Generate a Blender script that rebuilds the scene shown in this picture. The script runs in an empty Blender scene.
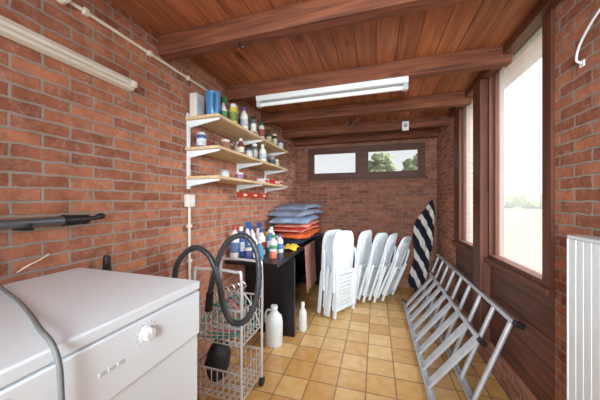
import bpy, bmesh, math, random
from mathutils import Vector, Matrix, noise
random.seed(7)
C=bpy.context.scene.collection
def lin(c):
    o=[]
    for x in c[:3]:
        x/=255.0
        o.append(x/12.92 if x<=.04045 else ((x+.055)/1.055)**2.4)
    return (o[0],o[1],o[2],1)
# ---------------- materials ----------------
MC={}
def pm(name,col,rough=.5,metal=0,var=.10,scale=9,bump=0,trans=0,spec=.5,stretch=(1,1,1),sss=0):
    if name in MC: return MC[name]
    m=bpy.data.materials.new(name); m.use_nodes=True; nt=m.node_tree; N=nt.nodes; L=nt.links
    b=N['Principled BSDF']; b.inputs['Roughness'].default_value=rough; b.inputs['Metallic'].default_value=metal
    b.inputs['Specular IOR Level'].default_value=spec
    if trans: b.inputs['Transmission Weight'].default_value=trans
    if sss: b.inputs['Subsurface Weight'].default_value=sss; b.inputs['Subsurface Scale'].default_value=.05
    tc=N.new('ShaderNodeTexCoord'); mp=N.new('ShaderNodeMapping'); mp.inputs['Scale'].default_value=stretch
    nz=N.new('ShaderNodeTexNoise'); nz.inputs['Scale'].default_value=scale; nz.inputs['Detail'].default_value=4
    L.new(tc.outputs['Object'],mp.inputs[0]); L.new(mp.outputs[0],nz.inputs['Vector'])
    r=N.new('ShaderNodeValToRGB'); c=lin(col)
    r.color_ramp.elements[0].position=.3; r.color_ramp.elements[1].position=.7
    r.color_ramp.elements[0].color=tuple(x*(1-var) for x in c[:3])+(1,)
    r.color_ramp.elements[1].color=tuple(min(1,x*(1+var)) for x in c[:3])+(1,)
    L.new(nz.outputs['Fac'],r.inputs[0]); L.new(r.outputs[0],b.inputs['Base Color'])
    if bump:
        bp=N.new('ShaderNodeBump'); bp.inputs['Strength'].default_value=bump; bp.inputs['Distance'].default_value=.01
        L.new(nz.outputs['Fac'],bp.inputs['Height']); L.new(bp.outputs[0],b.inputs['Normal'])
    MC[name]=m; return m
def brick_mat(name,u,v,c1,c2,mort,smear=(212,178,158),rough=.9,dark=.52):
    m=bpy.data.materials.new(name); m.use_nodes=True; nt=m.node_tree; N=nt.nodes; L=nt.links
    b=N['Principled BSDF']; b.inputs['Roughness'].default_value=rough; b.inputs['Specular IOR Level'].default_value=.2
    tc=N.new('ShaderNodeTexCoord'); sp=N.new('ShaderNodeSeparateXYZ'); cb=N.new('ShaderNodeCombineXYZ')
    L.new(tc.outputs['Object'],sp.inputs[0]); L.new(sp.outputs[u],cb.inputs[0]); L.new(sp.outputs[v],cb.inputs[1])
    n1=N.new('ShaderNodeTexNoise'); n1.inputs['Scale'].default_value=18; n1.inputs['Detail'].default_value=5
    L.new(tc.outputs['Object'],n1.inputs['Vector'])
    su=N.new('ShaderNodeVectorMath'); su.operation='SUBTRACT'; su.inputs[1].default_value=(.5,.5,.5)
    L.new(n1.outputs['Color'],su.inputs[0])
    sc=N.new('ShaderNodeVectorMath'); sc.operation='SCALE'; sc.inputs['Scale'].default_value=.015
    L.new(su.outputs[0],sc.inputs[0])
    ad=N.new('ShaderNodeVectorMath'); ad.operation='ADD'; L.new(cb.outputs[0],ad.inputs[0]); L.new(sc.outputs[0],ad.inputs[1])
    br=N.new('ShaderNodeTexBrick'); br.inputs['Scale'].default_value=1
    br.inputs['Brick Width'].default_value=.168; br.inputs['Row Height'].default_value=.0485
    br.inputs['Mortar Size'].default_value=.0054; br.inputs['Mortar Smooth'].default_value=.25
    br.inputs['Color1'].default_value=lin(c1); br.inputs['Color2'].default_value=lin(c2); br.inputs['Mortar'].default_value=lin(mort)
    L.new(ad.outputs[0],br.inputs['Vector'])
    n2=N.new('ShaderNodeTexNoise'); n2.inputs['Scale'].default_value=24; n2.inputs['Detail'].default_value=9; n2.inputs['Roughness'].default_value=.78
    L.new(tc.outputs['Object'],n2.inputs['Vector'])
    rp=N.new('ShaderNodeValToRGB'); rp.color_ramp.elements[0].position=.5; rp.color_ramp.elements[1].position=.7
    rp.color_ramp.elements[0].color=(0,0,0,1); rp.color_ramp.elements[1].color=(.75,.75,.75,1)
    L.new(n2.outputs['Fac'],rp.inputs[0])
    mx=N.new('ShaderNodeMixRGB'); mx.inputs['Color2'].default_value=lin(smear)
    L.new(rp.outputs[0],mx.inputs['Fac']); L.new(br.outputs['Color'],mx.inputs['Color1'])
    n3=N.new('ShaderNodeTexNoise'); n3.inputs['Scale'].default_value=13; n3.inputs['Detail'].default_value=9; n3.inputs['Roughness'].default_value=.7
    L.new(tc.outputs['Object'],n3.inputs['Vector'])
    r3=N.new('ShaderNodeValToRGB'); r3.color_ramp.elements[0].color=(dark,dark*.96,dark*.97,1); r3.color_ramp.elements[1].color=(1.0,1.0,1.0,1)
    r3.color_ramp.elements[0].position=.34; r3.color_ramp.elements[1].position=.55
    L.new(n3.outputs['Fac'],r3.inputs[0])
    mu=N.new('ShaderNodeMixRGB'); mu.blend_type='MULTIPLY'; mu.inputs['Fac'].default_value=.72
    L.new(mx.outputs[0],mu.inputs['Color1']); L.new(r3.outputs[0],mu.inputs['Color2'])
    mm=N.new('ShaderNodeMixRGB'); mm.inputs['Color2'].default_value=lin(mort)
    kf=N.new('ShaderNodeMath'); kf.operation='MULTIPLY'; kf.inputs[1].default_value=.5; L.new(br.outputs['Fac'],kf.inputs[0])
    L.new(kf.outputs[0],mm.inputs['Fac']); L.new(mu.outputs[0],mm.inputs['Color1']); L.new(mm.outputs[0],b.inputs['Base Color'])
    inv=N.new('ShaderNodeMath'); inv.operation='MULTIPLY_ADD'; inv.inputs[1].default_value=-1.0; 
    L.new(br.outputs['Fac'],inv.inputs[0])
    k=N.new('ShaderNodeMath'); k.operation='MULTIPLY'; k.inputs[1].default_value=1.1; L.new(n2.outputs['Fac'],k.inputs[0]); L.new(k.outputs[0],inv.inputs[2])
    bp=N.new('ShaderNodeBump'); bp.inputs['Strength'].default_value=1.0; bp.inputs['Distance'].default_value=.014
    L.new(inv.outputs[0],bp.inputs['Height']); L.new(bp.outputs[0],b.inputs['Normal'])
    return m
def tile_mat():
    m=bpy.data.materials.new('floor_tiles'); m.use_nodes=True; nt=m.node_tree; N=nt.nodes; L=nt.links
    b=N['Principled BSDF']; b.inputs['Roughness'].default_value=.18
    tc=N.new('ShaderNodeTexCoord'); mp=N.new('ShaderNodeMapping'); mp.inputs['Location'].default_value=(.06,.03,0)
    L.new(tc.outputs['Object'],mp.inputs[0])
    br=N.new('ShaderNodeTexBrick'); br.offset=0; br.inputs['Scale'].default_value=1
    br.inputs['Brick Width'].default_value=.178; br.inputs['Row Height'].default_value=.178
    br.inputs['Mortar Size'].default_value=.0048; br.inputs['Mortar Smooth'].default_value=.15; br.inputs['Bias'].default_value=-.15
    br.inputs['Color1'].default_value=lin((228,192,134)); br.inputs['Color2'].default_value=lin((202,152,86)); br.inputs['Mortar'].default_value=lin((158,128,94))
    L.new(mp.outputs[0],br.inputs['Vector'])
    n=N.new('ShaderNodeTexNoise'); n.inputs['Scale'].default_value=16; n.inputs['Detail'].default_value=4; L.new(tc.outputs['Object'],n.inputs['Vector'])
    r=N.new('ShaderNodeValToRGB'); r.color_ramp.elements[0].color=lin((240,222,194)); r.color_ramp.elements[1].color=(1,1,1,1)
    r.color_ramp.elements[0].position=.35; r.color_ramp.elements[1].position=.6
    L.new(n.outputs['Fac'],r.inputs[0])
    mu=N.new('ShaderNodeMixRGB'); mu.blend_type='MULTIPLY'; mu.inputs['Fac'].default_value=.6
    L.new(br.outputs['Color'],mu.inputs['Color1']); L.new(r.outputs[0],mu.inputs['Color2']); L.new(mu.outputs[0],b.inputs['Base Color'])
    bp=N.new('ShaderNodeBump'); bp.invert=True; bp.inputs['Strength'].default_value=.6; bp.inputs['Distance'].default_value=.004
    L.new(br.outputs['Fac'],bp.inputs['Height']); L.new(bp.outputs[0],b.inputs['Normal'])
    return m
def wood_mat(name,ax,c1,c2,plank=0,pax=0,rough=.55,spec=.4,knots=0,bumpy=0):
    m=bpy.data.materials.new(name); m.use_nodes=True; nt=m.node_tree; N=nt.nodes; L=nt.links
    b=N['Principled BSDF']; b.inputs['Roughness'].default_value=rough; b.inputs['Specular IOR Level'].default_value=spec
    tc=N.new('ShaderNodeTexCoord'); mp=N.new('ShaderNodeMapping')
    s=[26,26,26]; s[ax]=1.8; mp.inputs['Scale'].default_value=s
    L.new(tc.outputs['Object'],mp.inputs[0])
    vec=mp.outputs[0]
    n=N.new('ShaderNodeTexNoise'); n.inputs['Scale'].default_value=1.6; n.inputs['Detail'].default_value=8; n.inputs['Distortion'].default_value=.5
    r=N.new('ShaderNodeValToRGB'); r.color_ramp.elements[0].color=lin(c1); r.color_ramp.elements[1].color=lin(c2)
    r.color_ramp.elements[0].position=.28; r.color_ramp.elements[1].position=.72
    L.new(n.outputs['Fac'],r.inputs[0]); out=r.outputs[0]
    if knots:
        mk=N.new('ShaderNodeMapping'); sk=[9,9,9]; sk[ax]=4.0; mk.inputs['Scale'].default_value=sk; L.new(tc.outputs['Object'],mk.inputs[0])
        vo=N.new('ShaderNodeTexVoronoi'); vo.inputs['Scale'].default_value=.55; L.new(mk.outputs[0],vo.inputs['Vector'])
        rk=N.new('ShaderNodeValToRGB'); rk.color_ramp.elements[0].position=.05; rk.color_ramp.elements[1].position=.15
        rk.color_ramp.elements[0].color=(.28,.22,.2,1); rk.color_ramp.elements[1].color=(1,1,1,1)
        L.new(vo.outputs['Distance'],rk.inputs[0])
        mm=N.new('ShaderNodeMixRGB'); mm.blend_type='MULTIPLY'; mm.inputs['Fac'].default_value=knots
        L.new(out,mm.inputs['Color1']); L.new(rk.outputs[0],mm.inputs['Color2']); out=mm.outputs[0]
    if bumpy:
        bp=N.new('ShaderNodeBump'); bp.inputs['Strength'].default_value=bumpy; bp.inputs['Distance'].default_value=.006
        L.new(n.outputs['Fac'],bp.inputs['Height']); L.new(bp.outputs[0],b.inputs['Normal'])
    if plank:
        sp=N.new('ShaderNodeSeparateXYZ'); L.new(tc.outputs['Object'],sp.inputs[0])
        d=N.new('ShaderNodeMath'); d.operation='DIVIDE'; d.inputs[1].default_value=plank; L.new(sp.outputs[pax],d.inputs[0])
        fl=N.new('ShaderNodeMath'); fl.operation='FLOOR'; L.new(d.outputs[0],fl.inputs[0])
        wn=N.new('ShaderNodeTexWhiteNoise'); wn.noise_dimensions='1D'; L.new(fl.outputs[0],wn.inputs['W'])
        ad=N.new('ShaderNodeVectorMath'); ad.operation='MULTIPLY_ADD'; ad.inputs[1].default_value=(9,9,9)
        L.new(wn.outputs['Color'],ad.inputs[0]); L.new(mp.outputs[0],ad.inputs[2]); vec=ad.outputs[0]
        rr=N.new('ShaderNodeMapRange'); rr.inputs['To Min'].default_value=.78; rr.inputs['To Max'].default_value=1.12; L.new(wn.outputs['Value'],rr.inputs[0])
        fr=N.new('ShaderNodeMath'); fr.operation='FRACT'; L.new(d.outputs[0],fr.inputs[0])
        gt=N.new('ShaderNodeMath'); gt.operation='LESS_THAN'; gt.inputs[1].default_value=.045; L.new(fr.outputs[0],gt.inputs[0])
        k=N.new('ShaderNodeMath'); k.operation='MULTIPLY_ADD'; k.inputs[1].default_value=-.6; k.inputs[2].default_value=1; L.new(gt.outputs[0],k.inputs[0])
        kk=N.new('ShaderNodeMath'); kk.operation='MULTIPLY'; L.new(k.outputs[0],kk.inputs[0]); L.new(rr.outputs[0],kk.inputs[1])
        mu=N.new('ShaderNodeVectorMath'); mu.operation='SCALE'; L.new(out,mu.inputs[0]); L.new(kk.outputs[0],mu.inputs['Scale']); out=mu.outputs[0]
        bp=N.new('ShaderNodeBump'); bp.inputs['Strength'].default_value=.8; bp.inputs['Distance'].default_value=.006; bp.invert=True
        L.new(gt.outputs[0],bp.inputs['Height']); L.new(bp.outputs[0],b.inputs['Normal'])
    L.new(vec,n.inputs['Vector']); L.new(out,b.inputs['Base Color'])
    return m
def stripe_mat(name,cols,dirv,w,rough=.85,wob=.4):
    m=bpy.data.materials.new(name); m.use_nodes=True; nt=m.node_tree; N=nt.nodes; L=nt.links
    b=N['Principled BSDF']; b.inputs['Roughness'].default_value=rough; b.inputs['Specular IOR Level'].default_value=.2
    tc=N.new('ShaderNodeTexCoord'); sp=N.new('ShaderNodeVectorMath'); sp.operation='DOT_PRODUCT'; sp.inputs[1].default_value=dirv; L.new(tc.outputs['Object'],sp.inputs[0])
    nz=N.new('ShaderNodeTexNoise'); nz.inputs['Scale'].default_value=4; L.new(tc.outputs['Object'],nz.inputs['Vector'])
    ma=N.new('ShaderNodeMath'); ma.operation='MULTIPLY_ADD'; ma.inputs[1].default_value=w*wob; L.new(nz.outputs['Fac'],ma.inputs[0]); L.new(sp.outputs['Value'],ma.inputs[2])
    d=N.new('ShaderNodeMath'); d.operation='DIVIDE'; d.inputs[1].default_value=w; L.new(ma.outputs[0],d.inputs[0])
    fr=N.new('ShaderNodeMath'); fr.operation='FRACT'; L.new(d.outputs[0],fr.inputs[0])
    r=N.new('ShaderNodeValToRGB'); r.color_ramp.interpolation='CONSTANT'
    els=r.color_ramp.elements
    els[0].position=0; els[0].color=lin(cols[0][1]); els[1].position=cols[1][0]; els[1].color=lin(cols[1][1])
    for p,c in cols[2:]:
        e=els.new(p); e.color=lin(c)
    L.new(fr.outputs[0],r.inputs[0]); L.new(r.outputs[0],b.inputs['Base Color'])
    return m
def glass_mat(name,haze):
    m=bpy.data.materials.new(name); m.use_nodes=True; nt=m.node_tree; N=nt.nodes; L=nt.links
    for n in list(N): N.remove(n)
    o=N.new('ShaderNodeOutputMaterial'); t=N.new('ShaderNodeBsdfTransparent'); g=N.new('ShaderNodeBsdfGlossy'); g.inputs['Roughness'].default_value=.05
    tr=N.new('ShaderNodeBsdfTranslucent'); tr.inputs['Color'].default_value=(.95,.97,.95,1)
    nz=N.new('ShaderNodeTexNoise'); nz.inputs['Scale'].default_value=5
    mr=N.new('ShaderNodeMapRange'); mr.inputs['To Min'].default_value=haze*.7; mr.inputs['To Max'].default_value=haze*1.3
    L.new(nz.outputs['Fac'],mr.inputs[0])
    m1=N.new('ShaderNodeMixShader'); L.new(mr.outputs[0],m1.inputs[0]); L.new(t.outputs[0],m1.inputs[1]); L.new(tr.outputs[0],m1.inputs[2])
    m2=N.new('ShaderNodeMixShader'); m2.inputs[0].default_value=.03; L.new(m1.outputs[0],m2.inputs[1]); L.new(g.outputs[0],m2.inputs[2])
    L.new(m2.outputs[0],o.inputs[0]); return m
# ---------------- mesh builder ----------------
def cat(pts,n=6,closed=False):
    P=[Vector(p) for p in pts]; out=[]; k=len(P)
    rng=range(k if closed else k-1)
    for i in rng:
        if closed: a,b,c,d=P[(i-1)%k],P[i],P[(i+1)%k],P[(i+2)%k]
        else: a,b,c,d=P[max(i-1,0)],P[i],P[i+1],P[min(i+2,k-1)]
        for j in range(n):
            t=j/n
            out.append(.5*((2*b)+(c-a)*t+(2*a-5*b+4*c-d)*t*t+(3*b-a-3*c+d)*t**3))
    if not closed: out.append(P[-1])
    return out
class MB:
    def __init__(s): s.v=[]; s.f=[]; s.mi=[]; s.m=0; s.T=None
    def add(s,vs,fs):
        o=len(s.v)
        for v in vs:
            v=Vector(v)
            s.v.append(s.T@v if s.T else v)
        for f in fs: s.f.append([i+o for i in f]); s.mi.append(s.m)
        return s
    def box(s,c,d,R=None):
        x,y,z=[k/2 for k in d]; vs=[]
        for a in (-x,x):
            for b in (-y,y):
                for e in (-z,z):
                    p=Vector((a,b,e))
                    if R: p=R@p
                    vs.append(p+Vector(c))
        return s.add(vs,[(0,1,3,2),(4,6,7,5),(0,4,5,1),(2,3,7,6),(0,2,6,4),(1,5,7,3)])
    def bb(s,a,b):
        return s.box([(i+j)/2 for i,j in zip(a,b)],[abs(j-i) for i,j in zip(a,b)])
    def bar(s,p0,p1,w,t,up=(0,0,1)):
        p0=Vector(p0);p1=Vector(p1);d=(p1-p0);L=d.length;d.normalize();up=Vector(up)
        sx=d.cross(up)
        if sx.length<1e-4: sx=d.cross(Vector((1,0,0)))
        sx.normalize(); uz=sx.cross(d)
        R=Matrix((sx,d,uz)).transposed()
        return s.box((p0+p1)/2,(w,L,t),R)
    def tube(s,path,r,n=8,closed=False,caps=True):
        P=[Vector(p) for p in path]; k=len(P); vs=[]; fs=[]
        T=[]
        for i in range(k):
            if closed: t=P[(i+1)%k]-P[(i-1)%k]
            else: t=P[min(i+1,k-1)]-P[max(i-1,0)]
            T.append(t.normalized())
        a=Vector((0,0,1)) if abs(T[0].z)<.9 else Vector((1,0,0))
        u=T[0].cross(a).normalized()
        for i in range(k):
            u=(u-T[i]*u.dot(T[i])).normalized(); w=T[i].cross(u)
            rr=r(i/(k-1)) if callable(r) else r
            for j in range(n):
                an=2*math.pi*j/n; vs.append(P[i]+(u*math.cos(an)+w*math.sin(an))*rr)
        for i in range(k if closed else k-1):
            for j in range(n):
                i2=(i+1)%k; fs.append((i*n+j,i*n+(j+1)%n,i2*n+(j+1)%n,i2*n+j))
        if caps and not closed:
            fs.append(tuple(range(n))[::-1]); fs.append(tuple(range((k-1)*n,k*n)))
        return s.add(vs,fs)
    def cyl(s,p0,p1,r,r1=None,n=16):
        r1=r if r1 is None else r1
        return s.tube([p0,p1],lambda t:r+(r1-r)*t,n)
    def lathe(s,prof,c=(0,0,0),n=20,sx=1,sy=1):
        vs=[];fs=[];k=len(prof)
        for r,z in prof:
            for j in range(n):
                a=2*math.pi*j/n; vs.append((c[0]+r*sx*math.cos(a),c[1]+r*sy*math.sin(a),c[2]+z))
        for i in range(k-1):
            for j in range(n): fs.append((i*n+j,i*n+(j+1)%n,(i+1)*n+(j+1)%n,(i+1)*n+j))
        fs.append(tuple(range(n))[::-1]); fs.append(tuple(range((k-1)*n,k*n)))
        return s.add(vs,fs)
    def ext(s,poly,vec):
        k=len(poly); vec=Vector(vec); vs=[Vector(p) for p in poly]; vs+= [v+vec for v in vs]
        fs=[tuple(range(k))[::-1],tuple(range(k,2*k))]+[(i,(i+1)%k,(i+1)%k+k,i+k) for i in range(k)]
        return s.add(vs,fs)
    def ball(s,c,rx,ry,rz,n=16,m=10,nz=0,seed=0):
        vs=[];fs=[]
        for i in range(m+1):
            th=math.pi*i/m
            for j in range(n):
                ph=2*math.pi*j/n; d=Vector((math.sin(th)*math.cos(ph),math.sin(th)*math.sin(ph),math.cos(th)))
                k=1+nz*noise.noise(d*2.3+Vector((seed,0,0)))
                vs.append((c[0]+d.x*rx*k,c[1]+d.y*ry*k,c[2]+d.z*rz*k))
        for i in range(m):
            for j in range(n): fs.append((i*n+j,(i+1)*n+j,(i+1)*n+(j+1)%n,i*n+(j+1)%n))
        return s.add(vs,fs)
    def obj(s,name,mats,parent=None,smooth=True,bevel=0,seg=2,loc=None):
        me=bpy.data.meshes.new(name); me.from_pydata([tuple(v) for v in s.v],[],s.f)
        if not isinstance(mats,(list,tuple)): mats=[mats]
        for m in mats: me.materials.append(m)
        for p,i in zip(me.polygons,s.mi): p.material_index=i
        bm=bmesh.new(); bm.from_mesh(me); bmesh.ops.remove_doubles(bm,verts=bm.verts,dist=1e-6); bmesh.ops.recalc_face_normals(bm,faces=bm.faces); bm.to_mesh(me); bm.free()
        if smooth:
            for p in me.polygons: p.use_smooth=True
            me.set_sharp_from_angle(angle=math.radians(40))
        ob=bpy.data.objects.new(name,me); C.objects.link(ob)
        if parent: ob.parent=parent
        if loc: ob.location=loc
        if bevel:
            b=ob.modifiers.new('bevel','BEVEL'); b.width=bevel; b.segments=seg; b.limit_method='ANGLE'; b.harden_normals=False
        return ob
def tag(ob,label,catg,group=None):
    ob['label']=label; ob['category']=catg
    if group: ob['group']=group
    return ob
def thing(name,label,catg,loc=(0,0,0),rot=(0,0,0),group=None):
    e=bpy.data.objects.new(name,None); e.empty_display_size=.05; C.objects.link(e); e.location=loc; e.rotation_euler=[math.radians(a) for a in rot]
    return tag(e,label,catg,group)
def struct(ob): ob['kind']='structure'; return ob
def copything(src,loc,rot,label=None):
    e=src.copy(); C.objects.link(e); e.location=loc; e.rotation_euler=[math.radians(a) for a in rot]
    if label: e['label']=label
    for ch in src.children:
        k=ch.copy(); C.objects.link(k); k.parent=e
        for g in ch.children:
            q=g.copy(); C.objects.link(q); q.parent=k
    return e
# room dims
XL,XR,YB,YF,H=-1.142,.752,3.6,-1.3,2.07
HC=1.17
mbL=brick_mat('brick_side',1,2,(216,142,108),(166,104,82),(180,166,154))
mbB=brick_mat('brick_end_shaded',0,2,(192,124,96),(146,94,76),(156,142,130),smear=(190,154,136))  # darker copy of the side brick, the end wall's shade put into its colours
# ---------------- shell ----------------
struct(MB().bb((XL-.2,YF,-.1),(XL,YB+.2,H)).obj('wall_left',mbL,smooth=False))
wr=MB()
wr.bb((XR,YF,-.1),(XR+.2,1.375,H))
wr.bb((XR,2.80,-.1),(XR+.2,YB+.2,H))
wr.bb((XR+.015,1.375,-.1),(XR+.2,2.80,.2))
struct(wr.obj('wall_right',mbL,smooth=False))
wb=MB()
WX0,WX1,WZ0,WZ1=-.967,.616,1.483,1.925
wb.bb((XL,YB,-.1),(XR,YB+.2,WZ0)).bb((XL,YB,WZ1),(XR,YB+.2,H)).bb((XL,YB,WZ0),(WX0,YB+.2,WZ1)).bb((WX1,YB,WZ0),(XR,YB+.2,WZ1))
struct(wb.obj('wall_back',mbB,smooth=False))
struct(MB().bb((XL,YF-.15,-.1),(XL+.35,YF,H)).bb((XR-.35,YF-.15,-.1),(XR,YF,H)).obj('wall_front',mbB,smooth=False))
struct(MB().bb((XL,YF-.15,-.1),(XR,YB,0)).obj('floor',tile_mat(),smooth=False))
mceil=wood_mat('ceiling_boards',1,(134,76,50),(190,120,80),plank=.115,pax=0,knots=.7)
struct(MB().bb((XL-.2,YF-.2,H),(XR+.25,YB+.25,H+.1)).obj('ceiling',mceil,smooth=False))
mbeam=wood_mat('beam_wood',0,(78,42,32),(146,88,60),knots=.7,rough=.75,bumpy=.6)
mtrim=wood_mat('frame_wood',2,(78,44,34),(118,72,54))
mtrimy=wood_mat('frame_wood_long',1,(76,44,34),(116,72,54))
ti=1
for y in (-.3,.45,1.12,1.76,2.40,3.02,3.50):
    struct(MB().bb((XL,y-.035,1.965),(XR,y+.035,H)).obj('trim_%d'%ti,mbeam,smooth=False,bevel=.004)); ti+=1
struct(MB().bb((XR-.05,.9,2.01),(XR,2.85,H)).obj('trim_%d'%ti,mtrimy,smooth=False,bevel=.004)); ti+=1
pn=MB(); pn.bb((XR+.0,1.375,.2),(XR+.12,2.80,.74))
struct(pn.obj('trim_%d'%ti,wood_mat('panel_wood',1,(80,48,38),(124,78,60),plank=.135,pax=2),smooth=False)); ti+=1
struct(MB().bb((XR-.035,1.37,.74),(XR+.12,2.80,.775)).obj('trim_%d'%ti,mtrimy,smooth=False,bevel=.005)); ti+=1
struct(MB().bb((XR-.06,2.025,.20),(XR+.02,2.165,H-.06)).obj('trim_%d'%ti,mtrim,smooth=False,bevel=.005)); ti+=1
gh=glass_mat('hazy_glass',.075); gc=glass_mat('clear_glass',.03)
def sidewin(n,y0,y1,fy0,fy1):
    w=bpy.data.objects.new('window_%d'%n,None); C.objects.link(w); w['kind']='structure'
    x0,x1=XR-.015,XR+.07
    f=MB(); f.bb((x0,fy0,.775),(x1,y0,H)).bb((x0,y1,.775),(x1,fy1,H)).bb((x0,y0,2.035),(x1,y1,H)).bb((x0,y0,.775),(x1,y1,.80))
    f.obj('window_frame',mtrim,w,smooth=False)
    f=MB(); f.bb((x0+.03,y0,.80),(x1-.02,y0+.012,2.035)).bb((x0+.03,y1-.012,.80),(x1-.02,y1,2.035))
    f.obj('window_bead',mtrim,w,smooth=False)
    MB().bb((XR+.035,y0+.012,.80),(XR+.041,y1-.012,2.035)).obj('glass_pane',gh,w,smooth=False)
sidewin(1,1.435,2.0,1.375,2.05)
sidewin(2,2.22,2.64,2.12,2.80)
w=bpy.data.objects.new('window_3',None); C.objects.link(w); w['kind']='structure'
y0,y1=YB-.015,YB+.07
mdark=wood_mat('dark_frame',0,(78,48,40),(112,74,60))
f=MB()
f.bb((WX0,y0,WZ0),(WX1,y1,WZ0+.055)).bb((WX0,y0,WZ1-.06),(WX1,y1,WZ1)).bb((WX0,y0,WZ0+.055),(WX0+.06,y1,WZ1-.06)).bb((WX1-.06,y0,WZ0+.055),(WX1,y1,WZ1-.06)).bb((-.25,y0,WZ0+.055),(-.13,y1,WZ1-.06))
f.obj('window_frame',mdark,w,smooth=False)
for a,b in ((WX0+.06,-.25),(-.13,WX1-.06)):
    s=MB(); z0,z1=WZ0+.055,WZ1-.06; ya,yb=y0+.015,y1-.02
    s.bb((a,ya,z0),(a+.028,yb,z1)).bb((b-.028,ya,z0),(b,yb,z1)).bb((a+.028,ya,z0),(b-.028,yb,z0+.022)).bb((a+.028,ya,z1-.022),(b-.028,yb,z1))
    sash=s.obj('window_sash',mdark,w,smooth=False)
    MB().bb((a+.028,YB+.02,z0+.022),(b-.028,YB+.024,z1-.022)).obj('glass_pane',gc,w,smooth=False)
MB().bb((WX0-.02,YB-.04,WZ0-.025),(WX1+.02,YB,WZ0)).obj('window_sill',mdark,w,smooth=False,bevel=.004)
# outside
gm=pm('meadow',(112,112,62),.95,var=.22,scale=.35)
g=MB().add([(-120,-60,-.2),(120,-60,-.2),(120,160,-.2),(-120,160,-.2)],[(0,1,2,3)]).obj('ground',gm,smooth=False); g['kind']='structure'
mleaf=pm('foliage',(112,120,92),.95,var=.3,scale=2,bump=.6)
def bush(x,y,z,rx,rz,sd,nb=26):
    b=MB()
    rnd=random.Random(sd)
    for i in range(nb):
        a=rnd.uniform(0,6.28); k=rnd.uniform(.1,.85); hz=rnd.uniform(-.8,.8)
        k*= (1-abs(hz)*.5)
        q_=rx*rnd.uniform(.18,.34)
        b.ball((math.cos(a)*rx*k,math.sin(a)*rx*k,z+hz*rz),q_,q_,q_*.8,12,8,.7,sd+i)
    t=thing('tree','leafy green tree standing in the field outside','tree',(x,y,-.2),group='trees outside')
    b.obj('foliage',mleaf,t)
    MB().cyl((0,0,0),(0,0,z),rx*.06,rx*.03,8).obj('trunk',pm('bark',(110,100,88),.9),t)
bush(.2,26,4.4,2.0,1.5,1,44); bush(4.9,31,4.8,2.3,1.9,3,44); bush(-9,36,3.6,2.6,1.2,2)
hr=MB(); rnd=random.Random(5)
for i in range(70):
    f_=i/69; q_=rnd.uniform(.9,1.4)
    hr.ball((-16+36*f_,-3*f_+rnd.uniform(-.8,.8),q_*.7+.3),q_,q_,q_*.9,12,8,.6,i)
t=hr.obj('hedgerow',pm('hedge_leaves_hazed',(150,156,112),.95,var=.2,scale=1.5),loc=(28,50,-.2)); tag(t,'low pale green hedgerow at the far edge of the field','hedge'); t['kind']='stuff'  # leaf colour paled to carry the distance haze
# ---------------- washing machine ----------------
white=pm('white_enamel',(230,241,247),.25,var=.012,scale=3)
wplast=pm('white_plastic',(232,240,245),.42,var=.02)
black=pm('black_plastic',(24,24,26),.45,var=.2)
grey=pm('grey_plastic',(150,152,155),.5)
alu=pm('aluminium',(210,214,220),.4,metal=.45,var=.10,scale=14,stretch=(1,.2,1))
chrome=pm('chrome_wire',(226,229,232),.3,metal=.45)
cream=pm('cream_paint',(230,226,212),.5,var=.03)
WMx0,WMx1,WMy0,WMy1,WT=-1.12,-.56,.07,.69,.905
wm=thing('washing_machine','white front-loading washing machine standing against the brick wall','washing machine',(-.84,.38,0))
def q(a): return (a[0]+.84,a[1]-.38,a[2])
MB().bb(q((WMx0,WMy0,.02)),q((WMx1,WMy1,.875))).obj('body',white,wm,bevel=.006)
MB().bb(q((WMx0,WMy0-.003,.877)),q((WMx1+.006,WMy1+.003,WT))).obj('top_panel',white,wm,bevel=.005,seg=3)
cp=MB().bb(q((WMx1+.001,WMy0+.003,.735)),q((WMx1+.009,WMy1-.003,.874))).obj('control_panel',pm('panel_white',(232,242,248),.35,var=.01),wm,bevel=.004)
X=WMx1+.009
MB().cyl(q((X,.49,.835)),q((X+.002,.49,.835)),.021,.020,28).obj('knob_ring',pm('ring_white',(222,228,232),.5,var=.01),cp)
kn=MB().cyl(q((X+.002,.49,.835)),q((X+.015,.49,.835)),.016,.014,28); kn.bb(q((X+.014,.4890,.835)),q((X+.0165,.4910,.847)))
kn.obj('program_knob',pm('knob_white',(226,232,235),.5,var=.01,spec=.3),cp,bevel=.002)
for i in range(11):
    a=-2.3+i*.46
    MB().box(q((X+.0006,.49+.028*math.sin(a),.835+.028*math.cos(a))),(.001,.002,.002)).obj('program_mark',grey,cp)
for i in range(3):
    MB().bb(q((X,.375+.02*i,.80)),q((X+.002,.387+.02*i,.808))).obj('push_button',pm('button_grey',(205,210,213),.4),cp)
MB().bb(q((X,.09,.75)),q((X+.002,.24,.86))).obj('detergent_drawer',wplast,wm,bevel=.001)
dr=MB(); ring=[]
for i in range(40):
    a=i/40*2*math.pi; ring.append(q((WMx1+.012,.38+.17*math.cos(a),.43+.17*math.sin(a))))
dr.tube(ring,.022,10,closed=True); d=dr.obj('door',wplast,wm)
MB().ball(q((WMx1+.004,.38,.43)),.03,.15,.15).obj('door_glass',pm('dark_glass',(40,45,50),.08),d)
MB().bb(q((WMx1+.001,.12,.06)),q((WMx1+.006,.64,.17))).obj('kick_panel',wplast,wm,bevel=.003)
for x in (WMx0+.05,WMx1-.05):
    for y in (WMy0+.05,WMy1-.05): MB().cyl(q((x,y,0)),q((x,y,.02)),.022,n=12).obj('foot',black,wm)
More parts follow.
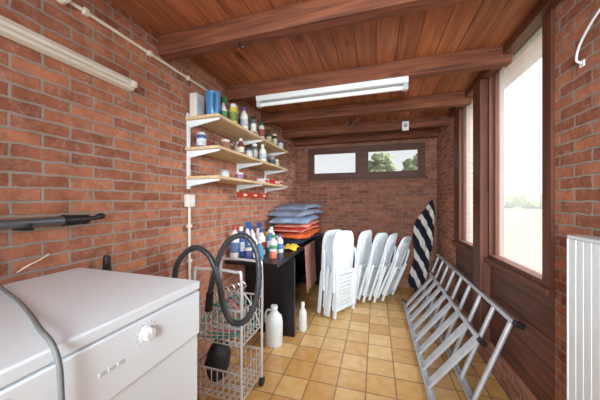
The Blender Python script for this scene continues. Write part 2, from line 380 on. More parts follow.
pts=[(-1.135,.47,1.0),(-1.12,.465,.94),(-1.058,.448,.914),(-.90,.41,.911),(-.743,.361,.913),(-.62,.315,.922),(-.555,.297,.918),(-.5335,.296,.89),(-.531,.299,.84),(-.533,.303,.7),(-.535,.30,.5),(-.533,.28,.2),(-.533,.2,.02),(-.535,.05,.008)]
tag(MB().tube(cat(pts,8),.0045,10).obj('power_cord',pm('cord_grey',(118,121,122),.5)),'thin grey cord draped over the washing machine and down its front','cord')
t=thing('hose_coupling','short black plastic hose coupling standing behind the washing machine','hose coupling',(-1.09,.775,0))
MB().cyl((0,0,0),(0,0,.88),.009,n=12).obj('pipe',black,t)
MB().lathe([(.010,.86),(.014,.865),(.014,.925),(.010,.935)],n=16).obj('coupling',black,t)
tag(MB().tube(cat([(-1.138,.52,.93),(-1.12,.54,.95),(-1.125,.57,.96),(-1.13,.60,.975)],5),.0025,6).obj('wall_cable',cream),'short cream cable coming out of the brick wall','cable')
t=thing('parasol_pole','grey metal pole with black clamp resting on wall brackets','pole',(-1.09,.3,1.095))
MB().cyl((0,-.6,0),(0,.34,.0),.0155,n=20).obj('pole',pm('dark_metal',(92,95,100),.35,metal=.3),t)
MB().cyl((0,.32,0),(0,.40,0),.021,.018,20).cyl((0,.40,0),(0,.44,.004),.009,n=12).ball((0,.45,.008),.014,.018,.013).cyl((.0,.36,.0),(.035,.37,-.012),.006,n=10).obj('clamp',black,t)
for y in (-.3,.22): MB().bar((-.052,y,-.021),(.02,y,-.021),.02,.007).tube([(.02,y,-.021),(.026,y,.0)],.004).obj('wall_bracket',black,t)
# ---------------- lamps and conduits ----------------
def batten(name,label,L,loc,rot):
    t=thing(name,label,'light fixture',loc,rot)
    MB().ext([(-L/2,-.032,0),(-L/2,.032,0),(-L/2,.026,-.038),(-L/2,-.026,-.038)],(L,0,0)).obj('housing',pm('batten_white',(214,218,218),.5,var=.02),t,bevel=.003)
    MB().cyl((-L/2+.03,0,-.062),(L/2-.03,0,-.062),.0145,n=16).obj('tube',pm('lamp_tube',(232,236,236),.25,var=.01),t)
    for s in (-1,1): MB().bb((s*L/2-.0,-.02,-.08),(s*(L/2-.032),.02,-.038)).obj('lamp_holder',pm('holder_grey',(180,184,186),.5),t,bevel=.004)
    return t
batten('ceiling_light','white fluorescent batten light mounted under the ceiling beam',1.08,(-.34,1.76,1.965),(0,0,0))
wl=thing('wall_light','cream fluorescent batten light mounted on the brick wall','light fixture',(XL,.45,1.72))
MB().ext([(0,-.46,-.028),(0,-.46,.028),(.032,-.46,.023),(.032,-.46,-.023)],(0,.93,0)).obj('housing',cream,wl,bevel=.003)
MB().cyl((.042,-.44,-.002),(.042,.45,-.002),.010,n=16).obj('tube',pm('wall_tube',(228,224,212)),wl)
for y in (-.45,.455): MB().bb((.032,y-.012,-.016),(.054,y+.012,.012)).obj('lamp_holder',cream,wl,bevel=.003)
cd=thing('wall_conduit','thin cream electrical conduit with junction boxes on brick wall','conduit',(XL+.012,1.0,1.935))
MB().tube([(0,-1.2,0),(0,.55,0)],.0075,10).obj('pipe',cream,cd)
for y in (-.52,-.28,.02,.30): MB().box((0,y,0),(.020,.022,.026)).obj('clip',cream,cd,bevel=.003)
MB().cyl((-.012,-.36,0),(.016,-.36,0),.024,.022,20).obj('junction_box',cream,cd,bevel=.003)
so=thing('wall_socket','white wall socket with conduit running down the brick wall','socket',(XL,1.31,1.165))
MB().bb((0,-.034,-.04),(.032,.034,.04)).obj('housing',cream,so,bevel=.006)
MB().cyl((.032,0,.0),(.036,0,.0),.022,n=20).obj('socket_face',wplast,so)
MB().cyl((.012,0,-.04),(.012,0,-.52),.009,n=10).obj('pipe',cream,so)
for z in (-.16,-.38): MB().box((.012,0,z),(.024,.03,.02)).obj('clip',cream,so,bevel=.003)
# ---------------- shelf unit ----------------
pine=wood_mat('pine_board',1,(206,176,130),(228,204,164),rough=.6)
S=thing('wall_shelf','pine wall shelf with white metal brackets on brick wall','shelf',(XL,1.28,1.2))
sz=[.47,.28,.10]
for z in sz: MB().bb((.006,0,z),(.245,1.24,z+.018)).obj('shelf_board',pine,S,smooth=False,bevel=.002)
for y in (.03,.62,1.18):
    MB().bb((0,y-.012,.04),(.012,y+.012,.52)).obj('upright',wplast,S,bevel=.002)
    for z in sz:
        MB().ext([(.012,y-.006,z),(.235,y-.006,z),(.235,y-.006,z-.010),(.012,y-.006,z-.045)],(0,.012,0)).obj('bracket',wplast,S,bevel=.002)
def bottle(name,label,x,y,z,h,r,col,cap=(235,235,235),kind='round',lab=None,catg='bottle',group=None,rot=0,mat=None):
    t=thing(name,label,catg,(x,y,z+.0005),(0,0,rot),group)
    m=mat or pm('plastic_%d_%d_%d'%col,col,.35,var=.05); mc=pm('plastic_%d_%d_%d'%cap,cap,.4,var=.05)
    if kind=='round':
        MB().lathe([(r*.9,0),(r,.01),(r,h*.6),(r*.92,h*.68),(r*.5,h*.8),(r*.36,h*.84),(r*.36,h*.88)],sy=.8).obj('body',m,t)
        MB().lathe([(r*.45,h*.86),(r*.45,h*.99),(r*.4,h)],n=16).obj('cap',mc,t)
    elif kind=='can':
        MB().lathe([(r*.95,0),(r,.006),(r,h*.78),(r*.8,h*.84)]).obj('body',m,t)
        MB().lathe([(r*.82,h*.84),(r*.8,h*.98),(r*.7,h)],n=16).obj('cap',mc,t)
    elif kind=='jar':
        MB().lathe([(r*.95,0),(r,.008),(r,h*.72),(r*.85,h*.8)]).obj('body',m,t)
        MB().lathe([(r*.92,h*.8),(r*.92,h*.99),(r*.88,h)],n=20).obj('lid',mc,t)
    elif kind=='spray':
        MB().lathe([(r*.9,0),(r,.01),(r,h*.5),(r*.6,h*.62),(r*.4,h*.74),(r*.33,h*.8)],sy=.7).obj('body',m,t)
        MB().lathe([(r*.42,h*.8),(r*.42,h*.86)],n=16).bb((-r*.35,-r*.3,h*.86),(r*.9,r*.3,h)).bar((r*.6,0,h*.88),(r*.75,0,h*.72),.01,.012,(0,1,0)).obj('trigger_head',mc,t,bevel=.002)
    elif kind=='box':
        MB().box((0,0,h/2),(r*1.5,r*2.2,h)).obj('carton',m,t,bevel=.002)
    if lab and kind!='box':
        ml=pm('print_%d_%d_%d'%lab,lab,.5,var=.25,scale=40)
        sy={'round':.8,'spray':.7}.get(kind,1)
        k=.2 if kind!='spray' else .12; k2=.5 if kind in('round','spray') else .62
        if kind=='spray': k2=.45
        MB().lathe([(r*1.015,h*k),(r*1.02,h*k2)],sy=sy).obj('paper_label',ml,t)
    elif lab:
        ml=pm('print_%d_%d_%d'%lab,lab,.5,var=.25,scale=40)
        MB().box((r*.75+.0006,0,h*.55),(.001,r*1.8,h*.45)).obj('paper_label',ml,t)
    return t
z1=1.2+.47+.0185; z2=1.2+.28+.0185; z3=1.2+.10+.0185
G1='items on the top shelf'
bottle('carton','tall white carton standing at the shelf end',-1.092,1.335,z1,.15,.034,(226,222,214),kind='box',lab=(200,205,210),catg='carton',group=G1)
t=thing('pitcher','blue plastic pitcher with handle on the top shelf','pitcher',(-1.0,1.375,z1))
bl=pm('blue_plastic',(70,132,184),.3)
MB().lathe([(.036,0),(.04,.01),(.047,.15),(.05,.165),(.046,.165),(.042,.15)]).obj('body',bl,t)
MB().tube(cat([(.03,-.035,.14),(.045,-.065,.13),(.045,-.068,.07),(.03,-.034,.045)],5),.006).obj('handle',bl,t)
CN={(46,90,60):'dark green',(60,80,60):'olive green',(45,95,70):'green',(180,150,100):'amber',(215,205,80):'yellow',(120,150,130):'pale green',(170,60,50):'red',(100,110,120):'grey',(70,110,170):'blue',(40,42,46):'black'}
top=[('spray_bottle','spray',.17,.032,(230,232,228),(60,120,70),(70,140,90)),
('spray_can','can',.15,.025,(215,205,80),(230,230,230),(120,140,60)),
('spray_can','can',.17,.027,(190,195,198),(220,220,220),(90,100,120)),
('bottle','round',.18,.030,(235,235,230),(70,90,150),(180,190,200)),
('spray_can','can',.15,.025,(120,150,130),(235,235,235),(220,220,210)),
('spray_can','can',.16,.025,(100,110,120),(40,42,46),(220,220,210)),
('jar','jar',.10,.032,(46,90,60),(40,60,45),(200,200,190)),
('spray_can','can',.15,.026,(215,215,210),(40,110,90),(150,70,60)),
('bottle','round',.15,.028,(225,228,230),(190,60,50),(90,130,180)),
('bottle','round',.13,.028,(60,80,60),(30,35,32),(190,180,140)),
('jar','jar',.09,.033,(180,150,100),(80,50,40),(220,210,190)),
('spray_can','can',.13,.026,(40,42,46),(200,200,200),(200,190,170)),
('bottle','round',.14,.029,(45,95,70),(230,230,230),(220,220,215)),
('jar','jar',.09,.033,(215,215,210),(60,80,120),(190,200,210))]
yy=1.465
for i,(n,k,h,r,c,cc,lb) in enumerate(top):
    bottle(n,'%s %s standing on the top shelf'%(CN.get(c,'white'),n.replace('_',' ')),-.955 if i%2 else -.99,yy,z1,h,r,c,cc,k,lb,catg=n.replace('_',' '),group=G1)
    yy+=.0745
back=[(.17,.028,(225,225,220),(60,90,150),'can'),(.16,.026,(170,60,50),(230,230,230),'can'),(.18,.03,(228,228,224),(228,228,224),'round'),(.14,.028,(100,110,120),(40,40,40),'jar'),(.17,.026,(222,222,215),(50,110,80),'can'),(.16,.03,(70,110,170),(235,235,235),'round'),(.15,.028,(228,226,220),(190,60,50),'can'),(.14,.03,(46,90,60),(220,220,215),'round'),(.15,.027,(222,222,215),(40,42,46),'can')]
for i,(h,r,c,cc,k) in enumerate(back):
    bottle('spray_can' if k=='can' else 'jar' if k=='jar' else 'bottle','%s container at the back of the top shelf'%CN.get(c,'white'),-1.085,1.46+i*.115,z1,h,r,c,cc,k,None,catg='container',group=G1)
G2='items on the middle shelf'
items=[('tin','can',.11,.03,(52,80,160),(200,205,210),(210,215,225),1.37,-1.085,'blue'),
('jar','jar',.085,.032,(150,110,90),(210,200,190),None,1.50,-.99,'brown'),
('jar','jar',.10,.03,(190,195,195),(60,60,60),(120,60,50),1.585,-1.02,'clear grey'),
('bottle','round',.13,.028,(120,60,50),(230,230,230),(220,215,190),1.665,-.97,'dark red'),
('jar','jar',.09,.032,(205,205,200),(205,205,200),(90,110,150),1.73,-1.05,'white'),
('jar','jar',.08,.034,(215,215,210),(70,90,130),None,1.80,-.98,'white'),
('spray_can','can',.14,.025,(90,100,110),(235,235,235),(180,180,175),1.89,-.97,'grey'),
('bottle','round',.12,.027,(200,180,140),(60,60,60),None,1.93,-1.06,'tan'),
('bottle','round',.16,.034,(238,238,234),(238,238,234),(190,200,215),2.02,-.96,'white'),
('jar','jar',.085,.033,(170,140,110),(200,60,50),None,2.13,-1.0,'tan'),
('tin','can',.10,.032,(140,145,150),(150,150,150),(60,70,90),2.25,-.97,'silver'),
('jar','jar',.08,.03,(220,200,150),(230,230,230),None,2.36,-.97,'cream')]
for n,k,h,r,c,cc,lb,y,x,a in items:
    bottle(n,'%s %s standing on the middle shelf'%(a,n.replace('_',' ')),x,y,z2,h,r,c,cc,k,lb,catg=n.replace('_',' '),group=G2)
G3='items on the bottom shelf'
items=[('jar','jar',.06,.033,(200,205,205),(180,180,180),None,1.55,-1.03,'clear grey'),
('jar','jar',.07,.032,(150,120,150),(230,230,230),None,1.78,-1.05,'lilac'),
('carton','box',.045,.05,(230,228,224),(0,0,0),(190,60,60),2.12,-1.0,'white and red'),
('carton','box',.05,.05,(206,60,56),(0,0,0),(235,235,235),2.32,-.98,'red and white'),
('carton','box',.05,.04,(235,232,225),(0,0,0),(200,50,50),2.45,-.98,'white')]
for n,k,h,r,c,cc,lb,y,x,a in items:
    bottle(n,'%s %s standing on the bottom shelf'%(a,n.replace('_',' ')),x,y,z3,h,r,c,cc,k,lb,catg=n.replace('_',' '),group=G3)
t=thing('spirit_level','red spirit level hanging on the brick wall under the shelf','tool',(XL+.011,2.2,1.215))
MB().box((0,0,0),(.022,.6,.04)).obj('body',pm('red_paint',(196,52,50),.4),t,bevel=.003)
for y in (-.2,0,.2): MB().box((.0118,y,0),(.002,.06,.02)).obj('vial',pm('vial',(230,235,180),.2),t)
# ---------------- desk ----------------
DX0,DX1,DY0,DY1,DT=-1.135,-.66,1.70,3.45,.70
dl=pm('black_laminate',(22,22,25),.35,var=.25,scale=3)
dk=thing('desk','black laminate desk standing against the brick wall','desk',(-.9,2.6,0))
def dq(a): return (a[0]+.9,a[1]-2.6,a[2])
MB().bb(dq((DX0,DY0,DT-.028)),dq((DX1-.03,DY1,DT))).obj('desk_top',dl,dk,bevel=.003)
MB().bb(dq((DX0+.01,2.02,0)),dq((DX1-.005,2.05,DT-.028))).obj('side_panel',dl,dk,bevel=.002)
MB().bb(dq((DX0+.01,3.38,0)),dq((DX1-.035,3.41,DT-.028))).obj('side_panel',dl,dk,bevel=.002)
MB().bb(dq((DX0+.02,2.05,.2)),dq((DX0+.04,3.38,DT-.028))).obj('back_panel',dl,dk)
MB().bb(dq((DX0+.04,2.05,.3)),dq((DX1-.1,3.38,.32))).obj('shelf_board',dl,dk)
G4='cleaning bottles on the desk'
items=[('bottle','round',.27,.038,(235,235,232),(190,50,45),(90,120,170),1.76,-1.08,'white'),
('bottle','round',.25,.036,(60,100,170),(235,235,235),(220,225,230),1.84,-1.07,'blue'),
('spray_bottle','spray',.28,.04,(225,230,235),(60,100,170),(90,130,190),1.93,-1.06,'white'),
('bottle','round',.24,.038,(238,238,236),(60,90,160),(210,215,220),2.02,-1.07,'white'),
('bottle','round',.20,.038,(240,240,240),(240,240,240),(70,120,170),1.86,-.97,'white'),
('spray_bottle','spray',.26,.04,(236,236,230),(60,90,150),(120,160,200),2.12,-1.05,'white'),
('bottle','round',.22,.04,(238,238,238),(40,80,150),(200,60,50),1.97,-.95,'white'),
('bottle','round',.23,.036,(160,60,50),(230,230,230),(230,220,200),2.21,-1.08,'red'),
('bottle','round',.20,.038,(84,140,190),(235,235,235),(230,235,240),2.12,-.93,'blue'),
('bottle','round',.21,.038,(238,238,238),(235,235,235),(80,130,190),2.24,-.97,'white'),
('bottle','round',.18,.035,(226,196,60),(60,60,60),None,2.31,-1.05,'yellow'),
('bottle','round',.17,.035,(235,235,235),(60,140,90),(90,160,110),1.98,-.84,'white'),
('bottle','round',.16,.034,(235,235,240),(70,110,180),(80,130,190),2.10,-.83,'white'),
('jar','jar',.09,.034,(60,70,120),(230,230,230),None,1.78,-.97,'dark blue'),
('bottle','round',.15,.03,(70,150,190),(235,235,235),None,1.80,-.88,'light blue'),
('jar','jar',.07,.03,(215,120,90),(240,240,240),None,1.88,-.80,'orange'),
('jar','jar',.11,.034,(60,70,120),(230,230,230),None,2.35,-.95,'dark blue')]
for n,k,h,r,c,cc,lb,y,x,a in items:
    bottle(n,'%s cleaning %s standing on the black desk'%(a,n.replace('_',' ')),x,y,DT,h,r,c,cc,k,lb,catg=n.replace('_',' '),group=G4)
def cushion(label,loc,rot,L,W,T,mat,droop=0,pip=None,sd=0):
    t=thing('cushion',label,'cushion',loc,rot,group='garden cushions stacked on the desk')
    m=MB(); n=28; vs=[]; fs=[]
    def P(i,j,s):
        u=math.sin(math.pi/2*(-1+2*i/n)); v=math.sin(math.pi/2*(-1+2*j/n))
        th=(max(0,1-abs(u)**12)*max(0,1-abs(v)**8))**.5
        z=s*T/2*th*(1+.25*noise.noise(Vector((u*2.5+sd,v*2.5,s*3+L))))
        if s>0: z-=.22*T*(math.exp(-((u-.33)/.05)**2)+math.exp(-((u+.33)/.05)**2))*th
        dz=-droop*max(0,abs(u)-.3)**2*2+.012*noise.noise(Vector((u*1.8+sd,v*1.8,7)))
        return (u*L/2+.03*noise.noise(Vector((v*2,sd,1))),v*W/2+.03*noise.noise(Vector((u*2,sd,4))),z+T/2+dz)
    for s in (-1,1):
        for i in range(n+1):
            for j in range(n+1): vs.append(P(i,j,s))
    k=(n+1)*(n+1)
    for s in (0,1):
        for i in range(n):
            for j in range(n):
                a=s*k+i*(n+1)+j; fs.append((a,a+1,a+n+2,a+n+1))
    m.add(vs,fs); m.obj('cover',mat,t)
    e=[P(i,0,0) for i in range(n)]+[P(n,j,0) for j in range(n)]+[P(n-i,n,0) for i in range(n)]+[P(0,n-j,0) for j in range(n)]
    MB().tube(e,.0035,6,closed=True).obj('piping',pip or mat,t)
    return t
fa=lambda n,c:pm('fabric_'+n,c,.9,var=.12,scale=30,bump=.3,spec=.2)
slate=stripe_mat('slate_stripe',[(0,(142,154,176)),(.5,(152,164,186))],(1,0,0),.06)
cushion('dark navy garden seat cushion at the bottom of the stack',(-.90,2.84,DT+.005),(0,0,84),.76,.38,.045,fa('navy',(50,56,76)),0,sd=1)
cushion('orange garden seat cushion in the stack on the desk',(-.885,2.88,DT+.058),(0,0,94),.76,.40,.06,fa('orange',(226,112,64)),.005,sd=2)
cushion('red garden seat cushion in the stack on the desk',(-.90,2.81,DT+.126),(0,0,86),.68,.38,.045,fa('red',(200,76,66)),.005,fa('cream',(220,205,180)),sd=3)
cushion('salmon pink garden seat cushion in the stack on the desk',(-.88,2.86,DT+.178),(0,0,92),.70,.38,.04,fa('pink',(226,144,120)),.01,sd=6)
cushion('light blue garden cushion in the stack on the desk',(-.89,2.80,DT+.230),(0,0,93),.74,.42,.06,fa('light_blue',(146,168,196)),.02,sd=4)
cushion('blue grey garden cushion near the top of the stack',(-.90,2.86,DT+.300),(0,0,85),.72,.43,.06,slate,.02,sd=5)
cushion('slate grey folded garden cushion on top of the stack',(-.905,2.95,DT+.368),(0,-2,81),.54,.40,.055,fa('slate',(138,150,172)),.02,sd=8)
m=MB(); n=14; vs=[];fs=[]
for i in range(n+1):
    for j in range(n+1):
        u=i/n*2-1; v=j/n*2-1; rr=max(0,1-(u*u+v*v)*.6)
        vs.append((u*.075*(1+.2*noise.noise(Vector((u*2,v*2,5)))),v*.09,.004+.055*rr*(.6+.8*abs(noise.noise(Vector((u*2.5,v*2.5,1)))))))
for i in range(n):
    for j in range(n): a=i*(n+1)+j; fs.append((a,a+1,a+n+2,a+n+1))
m.add(vs,fs); tag(m.obj('cleaning_cloth',fa('yellow',(236,206,80)),loc=(-.785,2.27,DT)),'crumpled yellow cleaning cloth on the desk edge','cloth')
m=MB(); vs=[];fs=[]; nj=30
prof=[(-.0,.703),(.006,.695),(.008,.6),(.010,.5),(.012,.4),(.014,.3),(.015,.24)]
for i,(px,pz) in enumerate(prof):
    for j in range(nj+1):
        y=-.2+.4*j/nj; k=max(0,i-1)/5
        vs.append((px+.012*k*(1+math.sin(j*.9))+.002,y*(1-.08*k),pz+.01*math.sin(j*.3)*k))
for i in range(len(prof)-1):
    for j in range(nj): a=i*(nj+1)+j; fs.append((a,a+1,a+nj+2,a+nj+1))
m.add(vs,fs); tw=m.obj('towel',fa('brownpink',(160,118,104)),loc=(DX1-.03,2.60,0)); sm=tw.modifiers.new('s','SOLIDIFY'); sm.thickness=.005; sm.offset=1
tag(tw,'brownish pink towel hanging over the front edge of the desk','towel')
t=thing('jerrycan','white translucent plastic jerrycan on the tiled floor','jerrycan',(-.79,1.88,0),(0,0,20))
jm=pm('milky_plastic',(226,233,235),.35,var=.03,sss=.5)
MB().lathe([(.062,0),(.068,.015),(.070,.18),(.062,.23),(.033,.26),(.024,.275),(.024,.29)],sy=.85,n=28).obj('body',jm,t)
MB().lathe([(.028,.287),(.028,.312),(.026,.314)],n=20).obj('cap',wplast,t)
MB().tube(cat([(-.02,0,.275),(-.05,0,.28),(-.07,0,.245),(-.068,0,.18)],5),.009).obj('handle',jm,t)
bottle('bottle','milky white plastic bottle standing on the floor by the desk',-.63,2.16,0,.25,.036,(238,238,236),(238,238,236),'round',None,mat=jm)
# ---------------- trolley ----------------
TX0,TX1,TY0,TY1=-.99,-.69,1.19,1.44
tc=thing('wire_trolley','white wire two-tier basket trolley on small wheels','trolley',(-.84,1.315,0))
hx,hy=(TX1-TX0)/2,(TY1-TY0)/2
f=MB()
for sy in (-1,1):
    f.tube(cat([(-hx,sy*hy,.05),(-hx,sy*hy,.35),(-hx,sy*hy,.74),(-hx+.04,sy*hy,.78),(hx-.04,sy*hy,.78),(hx,sy*hy,.74),(hx,sy*hy,.35),(hx,sy*hy,.05)],4),.008,10)
f.obj('frame',chrome,tc)
for z,hh in ((.08,.15),(.38,.19)):
    b=MB()
    for zz in (z,z+hh*.5,z+hh):
        b.tube([(-hx,-hy,zz),(hx,-hy,zz),(hx,hy,zz),(-hx,hy,zz)],.004 if zz!=z+hh else .006,6,closed=True)
    for i in range(9):
        x=-hx+2*hx*i/8
        b.tube([(x,-hy,z+hh),(x,-hy,z),(x,hy,z),(x,hy,z+hh)],.0030,6)
    for i in range(8):
        y=-hy+2*hy*i/7
        b.tube([(-hx,y,z+hh),(-hx,y,z),(hx,y,z),(hx,y,z+hh)],.0030,6)
    b.obj('basket',chrome,tc)
for sx in (-1,1):
    for sy in (-1,1):
        w=MB(); w.cyl((sx*hx-.01,sy*hy,.027),(sx*hx+.01,sy*hy,.027),.027,n=20); w.obj('wheel',black,tc)
hosem=pm('hose_black',(58,61,66),.36,var=.2)
loop=[(-1.09,1.19,.56),(-1.10,1.16,.71),(-1.06,1.15,.83),(-.965,1.155,.905),(-.87,1.155,.87),(-.81,1.155,.75),(-.775,1.15,.61),(-.725,1.155,.53),(-.655,1.16,.54),(-.60,1.17,.63),(-.58,1.18,.76),(-.60,1.19,.90),(-.66,1.19,.975),(-.74,1.18,.965),(-.80,1.17,.89),(-.84,1.16,.76),(-.86,1.155,.67)]
pth=cat(loop,12)
t=thing('vacuum_hose','black flexible vacuum hose looped over the wire trolley','vacuum hose',(-.8,1.25,0))
O=Vector((.8,-1.25,0))
MB().tube([p+O for p in pth],lambda t_: .0155+.001*math.sin(t_*900),12).obj('hose',hosem,t)
MB().tube([pth[0]+O,pth[0]+O+Vector((.0,.02,-.1))],.02,14).obj('connector',pm('grey_plastic',(150,152,155)),t)
MB().tube([pth[-1]+O,pth[-1]+O+Vector((-.01,.0,-.1))],.02,14).obj('connector',black,t)
for i,(c,a) in enumerate([((60,160,150),'teal'),((90,170,140),'mint green'),((205,130,150),'dusty pink'),((70,155,160),'turquoise'),((80,165,160),'aqua'),((225,225,220),'white')]):
    t=thing('clothes_hanger','%s plastic clothes hanger standing in the wire basket'%a,'clothes hanger',(-.842+.003*i,1.22+.036*i,.386),(2,3*i-8,4),group='plastic hangers in the trolley')
    m_=pm('hanger_'+a,c,.4)
    MB().tube(cat([(-.115,0,.02),(-.12,0,.06),(0,0,.20),(.12,0,.06),(.115,0,.02),(.0,0,.01)],6,closed=True),.0048,6,closed=True).obj('hanger_frame',m_,t)
    MB().tube(cat([(0,0,.20),(0,0,.23),(.02,0,.25),(.0,0,.275),(-.02,0,.26)],5),.0028,6).obj('hook',chrome,t)
bg=thing('bag','black soft bag standing in the lower trolley basket','bag',(-.91,1.30,.085))
MB().ball((0,0,.12),.06,.09,.12,20,14,.25,3).obj('body',pm('bag_black',(28,28,32),.6),bg)
MB().tube(cat([(0,-.04,.2),(0,-.04,.25),(0,.04,.25),(0,.04,.2)],6),.006).obj('strap',black,bg)
# ---------------- folding chairs ----------------
cw=pm('white_resin',(232,239,243),.4,var=.02)
K=.86
ch=thing('folding_chair','folded white plastic garden chair standing upright beside the desk','chair',(-.375,2.62,.004),(4,3,64),group='folded white garden chairs')
b=MB()
out=[(-.19,.40),(-.205,.62),(-.20,.84),(-.165,.935),(-.10,.96),(.10,.96),(.165,.935),(.20,.84),(.205,.62),(.19,.40)]
oc=cat([(x,.0+.02*max(0,(z-.6)/.36),z) for x,z in out],4)
for i in range(len(oc)-1): b.bar(oc[i],oc[i+1]+(oc[i+1]-oc[i])*.15,.024,.046,Vector((0,0,1)) if abs((oc[i+1]-oc[i]).z)<.01 else Vector((1,0,0)) if abs((oc[i+1]-oc[i]).x)<.02 else (oc[i+1]-oc[i]).cross(Vector((0,1,0))))
b.box((0,.0,.42),(.38,.022,.07)).box((0,.014,.89),(.34,.018,.10))
for i in range(7):
    x=-.147+.049*i; b.box((x,.007,.66),(.041,.016,.46))
b.obj('backrest',cw,ch,bevel=.003)
b=MB()
for s in (-1,1): b.bar((s*.175,-.045,.08),(s*.18,-.045,.50),.028,.036,(0,1,0))
b.box((0,-.045,.085),(.37,.028,.036)).box((0,-.045,.50),(.37,.028,.036))
for i in range(8): b.box((0,-.045,.13+.044*i),(.35,.018,.037))
b.obj('seat',cw,ch,bevel=.003)
for s in (-1,1):
    MB().bar((s*.215,.0,0),(s*.212,0,.5),.026,.040,(0,1,0)).obj('leg',cw,ch,bevel=.005)
    MB().bar((s*.20,-.082,0),(s*.20,-.074,.56),.022,.038,(0,1,0)).obj('leg',cw,ch,bevel=.005)
    pa=cat([(s*.238,-.062,.30),(s*.24,-.05,.45),(s*.24,-.04,.62),(s*.234,-.02,.74),(s*.222,-.002,.76)],4)
    m=MB(); m.tube(pa,.017,8); m.obj('armrest',cw,ch)
MB().cyl((-.2,-.082,.08),(.2,-.082,.08),.011,n=10).obj('crossbar',cw,ch)
ch.scale=(K,K,K)
copything(ch,(-.48,2.68,.004),(4,2,64),'folded white plastic garden chair pressed behind another by the desk')
for i,(x,y,rx,ry,rz,sc_) in enumerate([(-.22,2.99,11,-2,66,.82),(-.115,3.04,15,3,62,.80),(-.015,3.09,18,-2,68,.80),(.085,3.14,22,2,64,.78)]):
    e=copything(ch,(x,y,.03+.004*i),(rx,ry,rz),'folded white garden chair leaning %s near the end wall'%('slightly' if i==0 else 'at an angle'))
    e.scale=(sc_*.9,sc_*.85,sc_)
# ---------------- parasol ----------------
mstr=stripe_mat('navy_white_stripe',[(0,(32,36,52)),(.52,(224,222,216)),(.93,(32,36,52))],(.75,.12,.50),.115,wob=.35)
pa=thing('sun_parasol','slim folded navy and white striped parasol leaning in the corner','parasol',(.47,3.42,.01),(-3,9,0))
MB().cyl((0,0,0),(0,0,1.16),.013,n=12).obj('pole',pm('pole_wood',(60,50,44),.5),pa)
m=MB(); vs=[];fs=[]; n=84; rows=[(.06,.06),(.085,.10),(.095,.22),(.08,.36),(.07,.46),(.085,.58),(.10,.70),(.095,.82),(.08,.93),(.06,1.02),(.035,1.09),(.02,1.13)]
for r,z in rows:
    for j in range(n):
        a=2*math.pi*j/n; k=noise.noise(Vector((math.cos(a)*1.2,math.sin(a)*1.2,z*2.6)))
        rr=r*(1+.20*math.sin(8*a+z*2)+.35*k); vs.append((rr*math.cos(a)+.018*math.sin(z*6),rr*.8*math.sin(a),z+.05*math.cos(a+1)*(1 if z>.1 else .3)))
for i in range(len(rows)-1):
    for j in range(n): fs.append((i*n+j,i*n+(j+1)%n,(i+1)*n+(j+1)%n,(i+1)*n+j))
m.add(vs,fs).obj('canopy',mstr,pa)
# ---------------- ladders ----------------
def ladder(label,xb,zb,xt,zt,y0,y1,n,y0t=None,web=.05,fl=.018,rw=.03,rt=.02,round_=False):
    base=Vector((xb,(y0+y1)/2,0))
    t=thing('ladder',label,'ladder',base,group='aluminium ladders on the floor')
    a=Vector((xb,0,zb)); b_=Vector((xt,0,zt)); u=(b_-a).normalized(); nn=Vector((-u.z,0,u.x))
    y0t=y0 if y0t is None else y0t
    for p,k,ys in ((a,0,y0),(b_,1,y0t)):
        P0=Vector((p.x,ys,p.z))-base; P1=Vector((p.x,y1,p.z))-base
        s_=-u if k==0 else u
        r=MB(); r.bar(P0,P1,.003,web,nn)
        r.bar(P0-s_*fl/2+nn*web/2,P1-s_*fl/2+nn*web/2,fl,.003,nn).bar(P0-s_*fl/2-nn*web/2,P1-s_*fl/2-nn*web/2,fl,.003,nn)
        rail=r.obj('rail',alu,t)
        for e in (P0,P1):
            dv=Vector((0,-1 if e is P0 else 1,0))
            MB().bar(e-dv*.02-s_*.006,e+dv*.010-s_*.006,fl+.008,web+.008,nn).obj('end_cap',black,rail,bevel=.003)
    for i in range(n):
        y=max(y0,y0t)+.07+(y1-max(y0,y0t)-.16)*i/(n-1)
        A=Vector((a.x,y,a.z))-base; B=Vector((b_.x,y,b_.z))-base
        m=MB()
        if round_: m.cyl(A,B,rw/2,n=12)
        else:
            m.bar(A,B,rw,.004,nn)
            for q_ in (-.5,0,.5): m.bar(A+Vector((0,q_*rw*.94,0))-nn*rt/2,B+Vector((0,q_*rw*.94,0))-nn*rt/2,.004,rt,nn)
        m.obj('rung' if round_ else 'step',alu,t)
    return t
ladder('aluminium stepladder with flat treads lying on its side rail',.30,.025,.575,.375,1.40,3.02,8,y0t=1.64,web=.040,rw=.054,rt=.014)
ladder('long slim aluminium ladder standing on edge against the wooden panel',.52,.023,.708,.53,1.56,3.35,9,web=.038,fl=.020,rw=.026,round_=True)
# ---------------- radiator ----------------
ra=thing('radiator','white ribbed panel radiator mounted on the brick wall','radiator',(.695,.75,.1))
m=MB(); poly=[]
y=-.4
while y<.4-.01:
    poly+=[(-.028,y,0),(-.028,y+.026,0),(-.0255,y+.028,0),(-.0255,y+.0315,0)]; y+=.0333
poly+=[(.0,.4,0),(.0,-.4,0)]
m.ext(poly,(0,0,.93)); m.obj('panel',white,ra,smooth=False)
MB().bb((-.03,-.405,.93),(.03,.405,.945)).obj('top_grille',white,ra,bevel=.003)
MB().bb((-.03,.40,.0),(.03,.406,.93)).obj('side_cover',white,ra,bevel=.002)
MB().bb((.03,-.2,.1),(.055,-.17,.9)).bb((.03,.2,.1),(.055,.23,.9)).obj('wall_bracket',white,ra)
MB().cyl((.01,.34,-.1),(.01,.34,.0),.009).obj('pipe',cream,ra)
hk=thing('wall_hook','white curved cable hook fixed to the brick wall','hook',(XR,1.2,1.72))
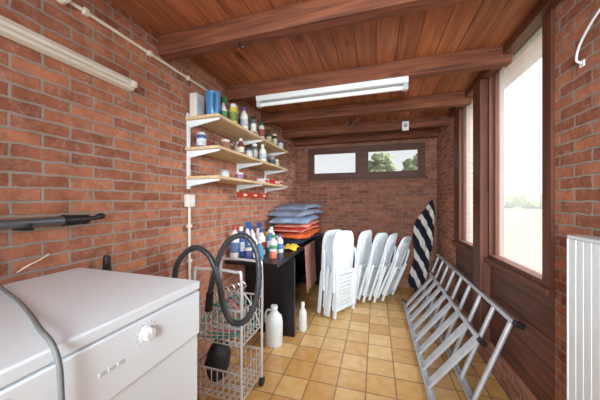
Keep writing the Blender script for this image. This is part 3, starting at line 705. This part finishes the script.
MB().tube(cat([(-.004,.02,-.03),(-.02,.02,-.015),(-.022,.0,.03),(-.02,-.05,.08),(-.012,-.10,.12)],6),.004,8).obj('hook',wplast,hk)
MB().bb((-.006,.008,-.045),(0,.032,-.02)).obj('mounting_plate',wplast,hk,bevel=.002)
jb=thing('junction_box','white plastic junction box fixed on the ceiling beam','junction box',(.31,2.97,1.985))
MB().box((0,0,0),(.07,.03,.10)).obj('housing',wplast,jb,bevel=.005)
MB().cyl((0,-.015,0),(0,-.022,0),.02,n=16).obj('cover_cap',grey,jb)
hb=thing('beam_hook','black metal hook with twine hanging from the ceiling beam','hook',(-.24,2.40,1.965))
MB().tube(cat([(0,0,.0),(0,0,-.05),(.02,0,-.08),(.04,0,-.06),(.05,0,-.03)],5),.005).obj('hook',black,hb)
MB().tube(cat([(0,.0,-.05),(-.03,.0,-.07),(-.04,.01,-.10),(0,.0,-.11),(.03,0,-.09),(.06,0,-.05),(.09,0,-.03)],5),.004).obj('twine',pm('twine',(90,70,50),.9),hb)
tag(MB().tube(cat([(-.66,1.12,1.965),(-.66,1.12,1.95),(-.65,1.12,1.935),(-.635,1.12,1.945)],4),.004,6).obj('cup_hook',black,smooth=True),'small black cup hook screwed into the ceiling beam','hook')
# ---------------- world / light / camera ----------------
W=bpy.data.worlds.new('world'); bpy.context.scene.world=W; W.use_nodes=True
nt=W.node_tree; bgn=nt.nodes['Background']
bgn.inputs[0].default_value=(.94,.97,1,1); bgn.inputs[1].default_value=.95
def area(name,loc,tgt,sx,sy,e,col=(1,1,1)):
    l=bpy.data.lights.new(name,'AREA'); l.shape='RECTANGLE'; l.size=sx; l.size_y=sy; l.energy=e; l.color=col
    o=bpy.data.objects.new(name,l); C.objects.link(o); o.location=loc
    o.rotation_euler=(Vector(tgt)-Vector(loc)).to_track_quat('-Z','Y').to_euler(); return o
cool=(.86,.945,1)
area('rear_fill',(-.2,-1.2,1.15),(-.2,1,1.15),1.1,1.7,38,cool)  # fill light added behind the camera, at the open near end
area('overhead_fill',(-.2,-.35,1.93),(-.2,1.6,.6),1.2,.3,9,cool)  # added overhead fill, out of view, with no fixture of its own
s=bpy.data.lights.new('far_end_fill','SPOT'); s.energy=205; s.spot_size=math.radians(72); s.spot_blend=.9; s.shadow_soft_size=.3; s.color=cool  # spot added behind the camera to brighten the far end
o=bpy.data.objects.new('far_end_fill',s); C.objects.link(o); o.location=(0,-.7,1.4); o.rotation_euler=(Vector((-.15,3.6,1.0))-Vector(o.location)).to_track_quat('-Z','Y').to_euler()
s=bpy.data.lights.new('soft_sky_sun','SUN'); s.energy=17; s.angle=math.radians(80); s.color=(.94,.97,1)
o=bpy.data.objects.new('soft_sky_sun',s); C.objects.link(o); o.rotation_euler=(Vector((-1,.1,-.55))).to_track_quat('-Z','Y').to_euler()
cam=bpy.data.cameras.new('camera'); cam.lens=15; cam.sensor_width=36; cam.clip_start=.02
co=bpy.data.objects.new('camera',cam); C.objects.link(co); co.location=(0,0,HC); co.rotation_euler=(math.radians(90),0,math.radians(16.9))
bpy.context.scene.camera=co
bpy.context.scene.view_settings.view_transform='Standard'
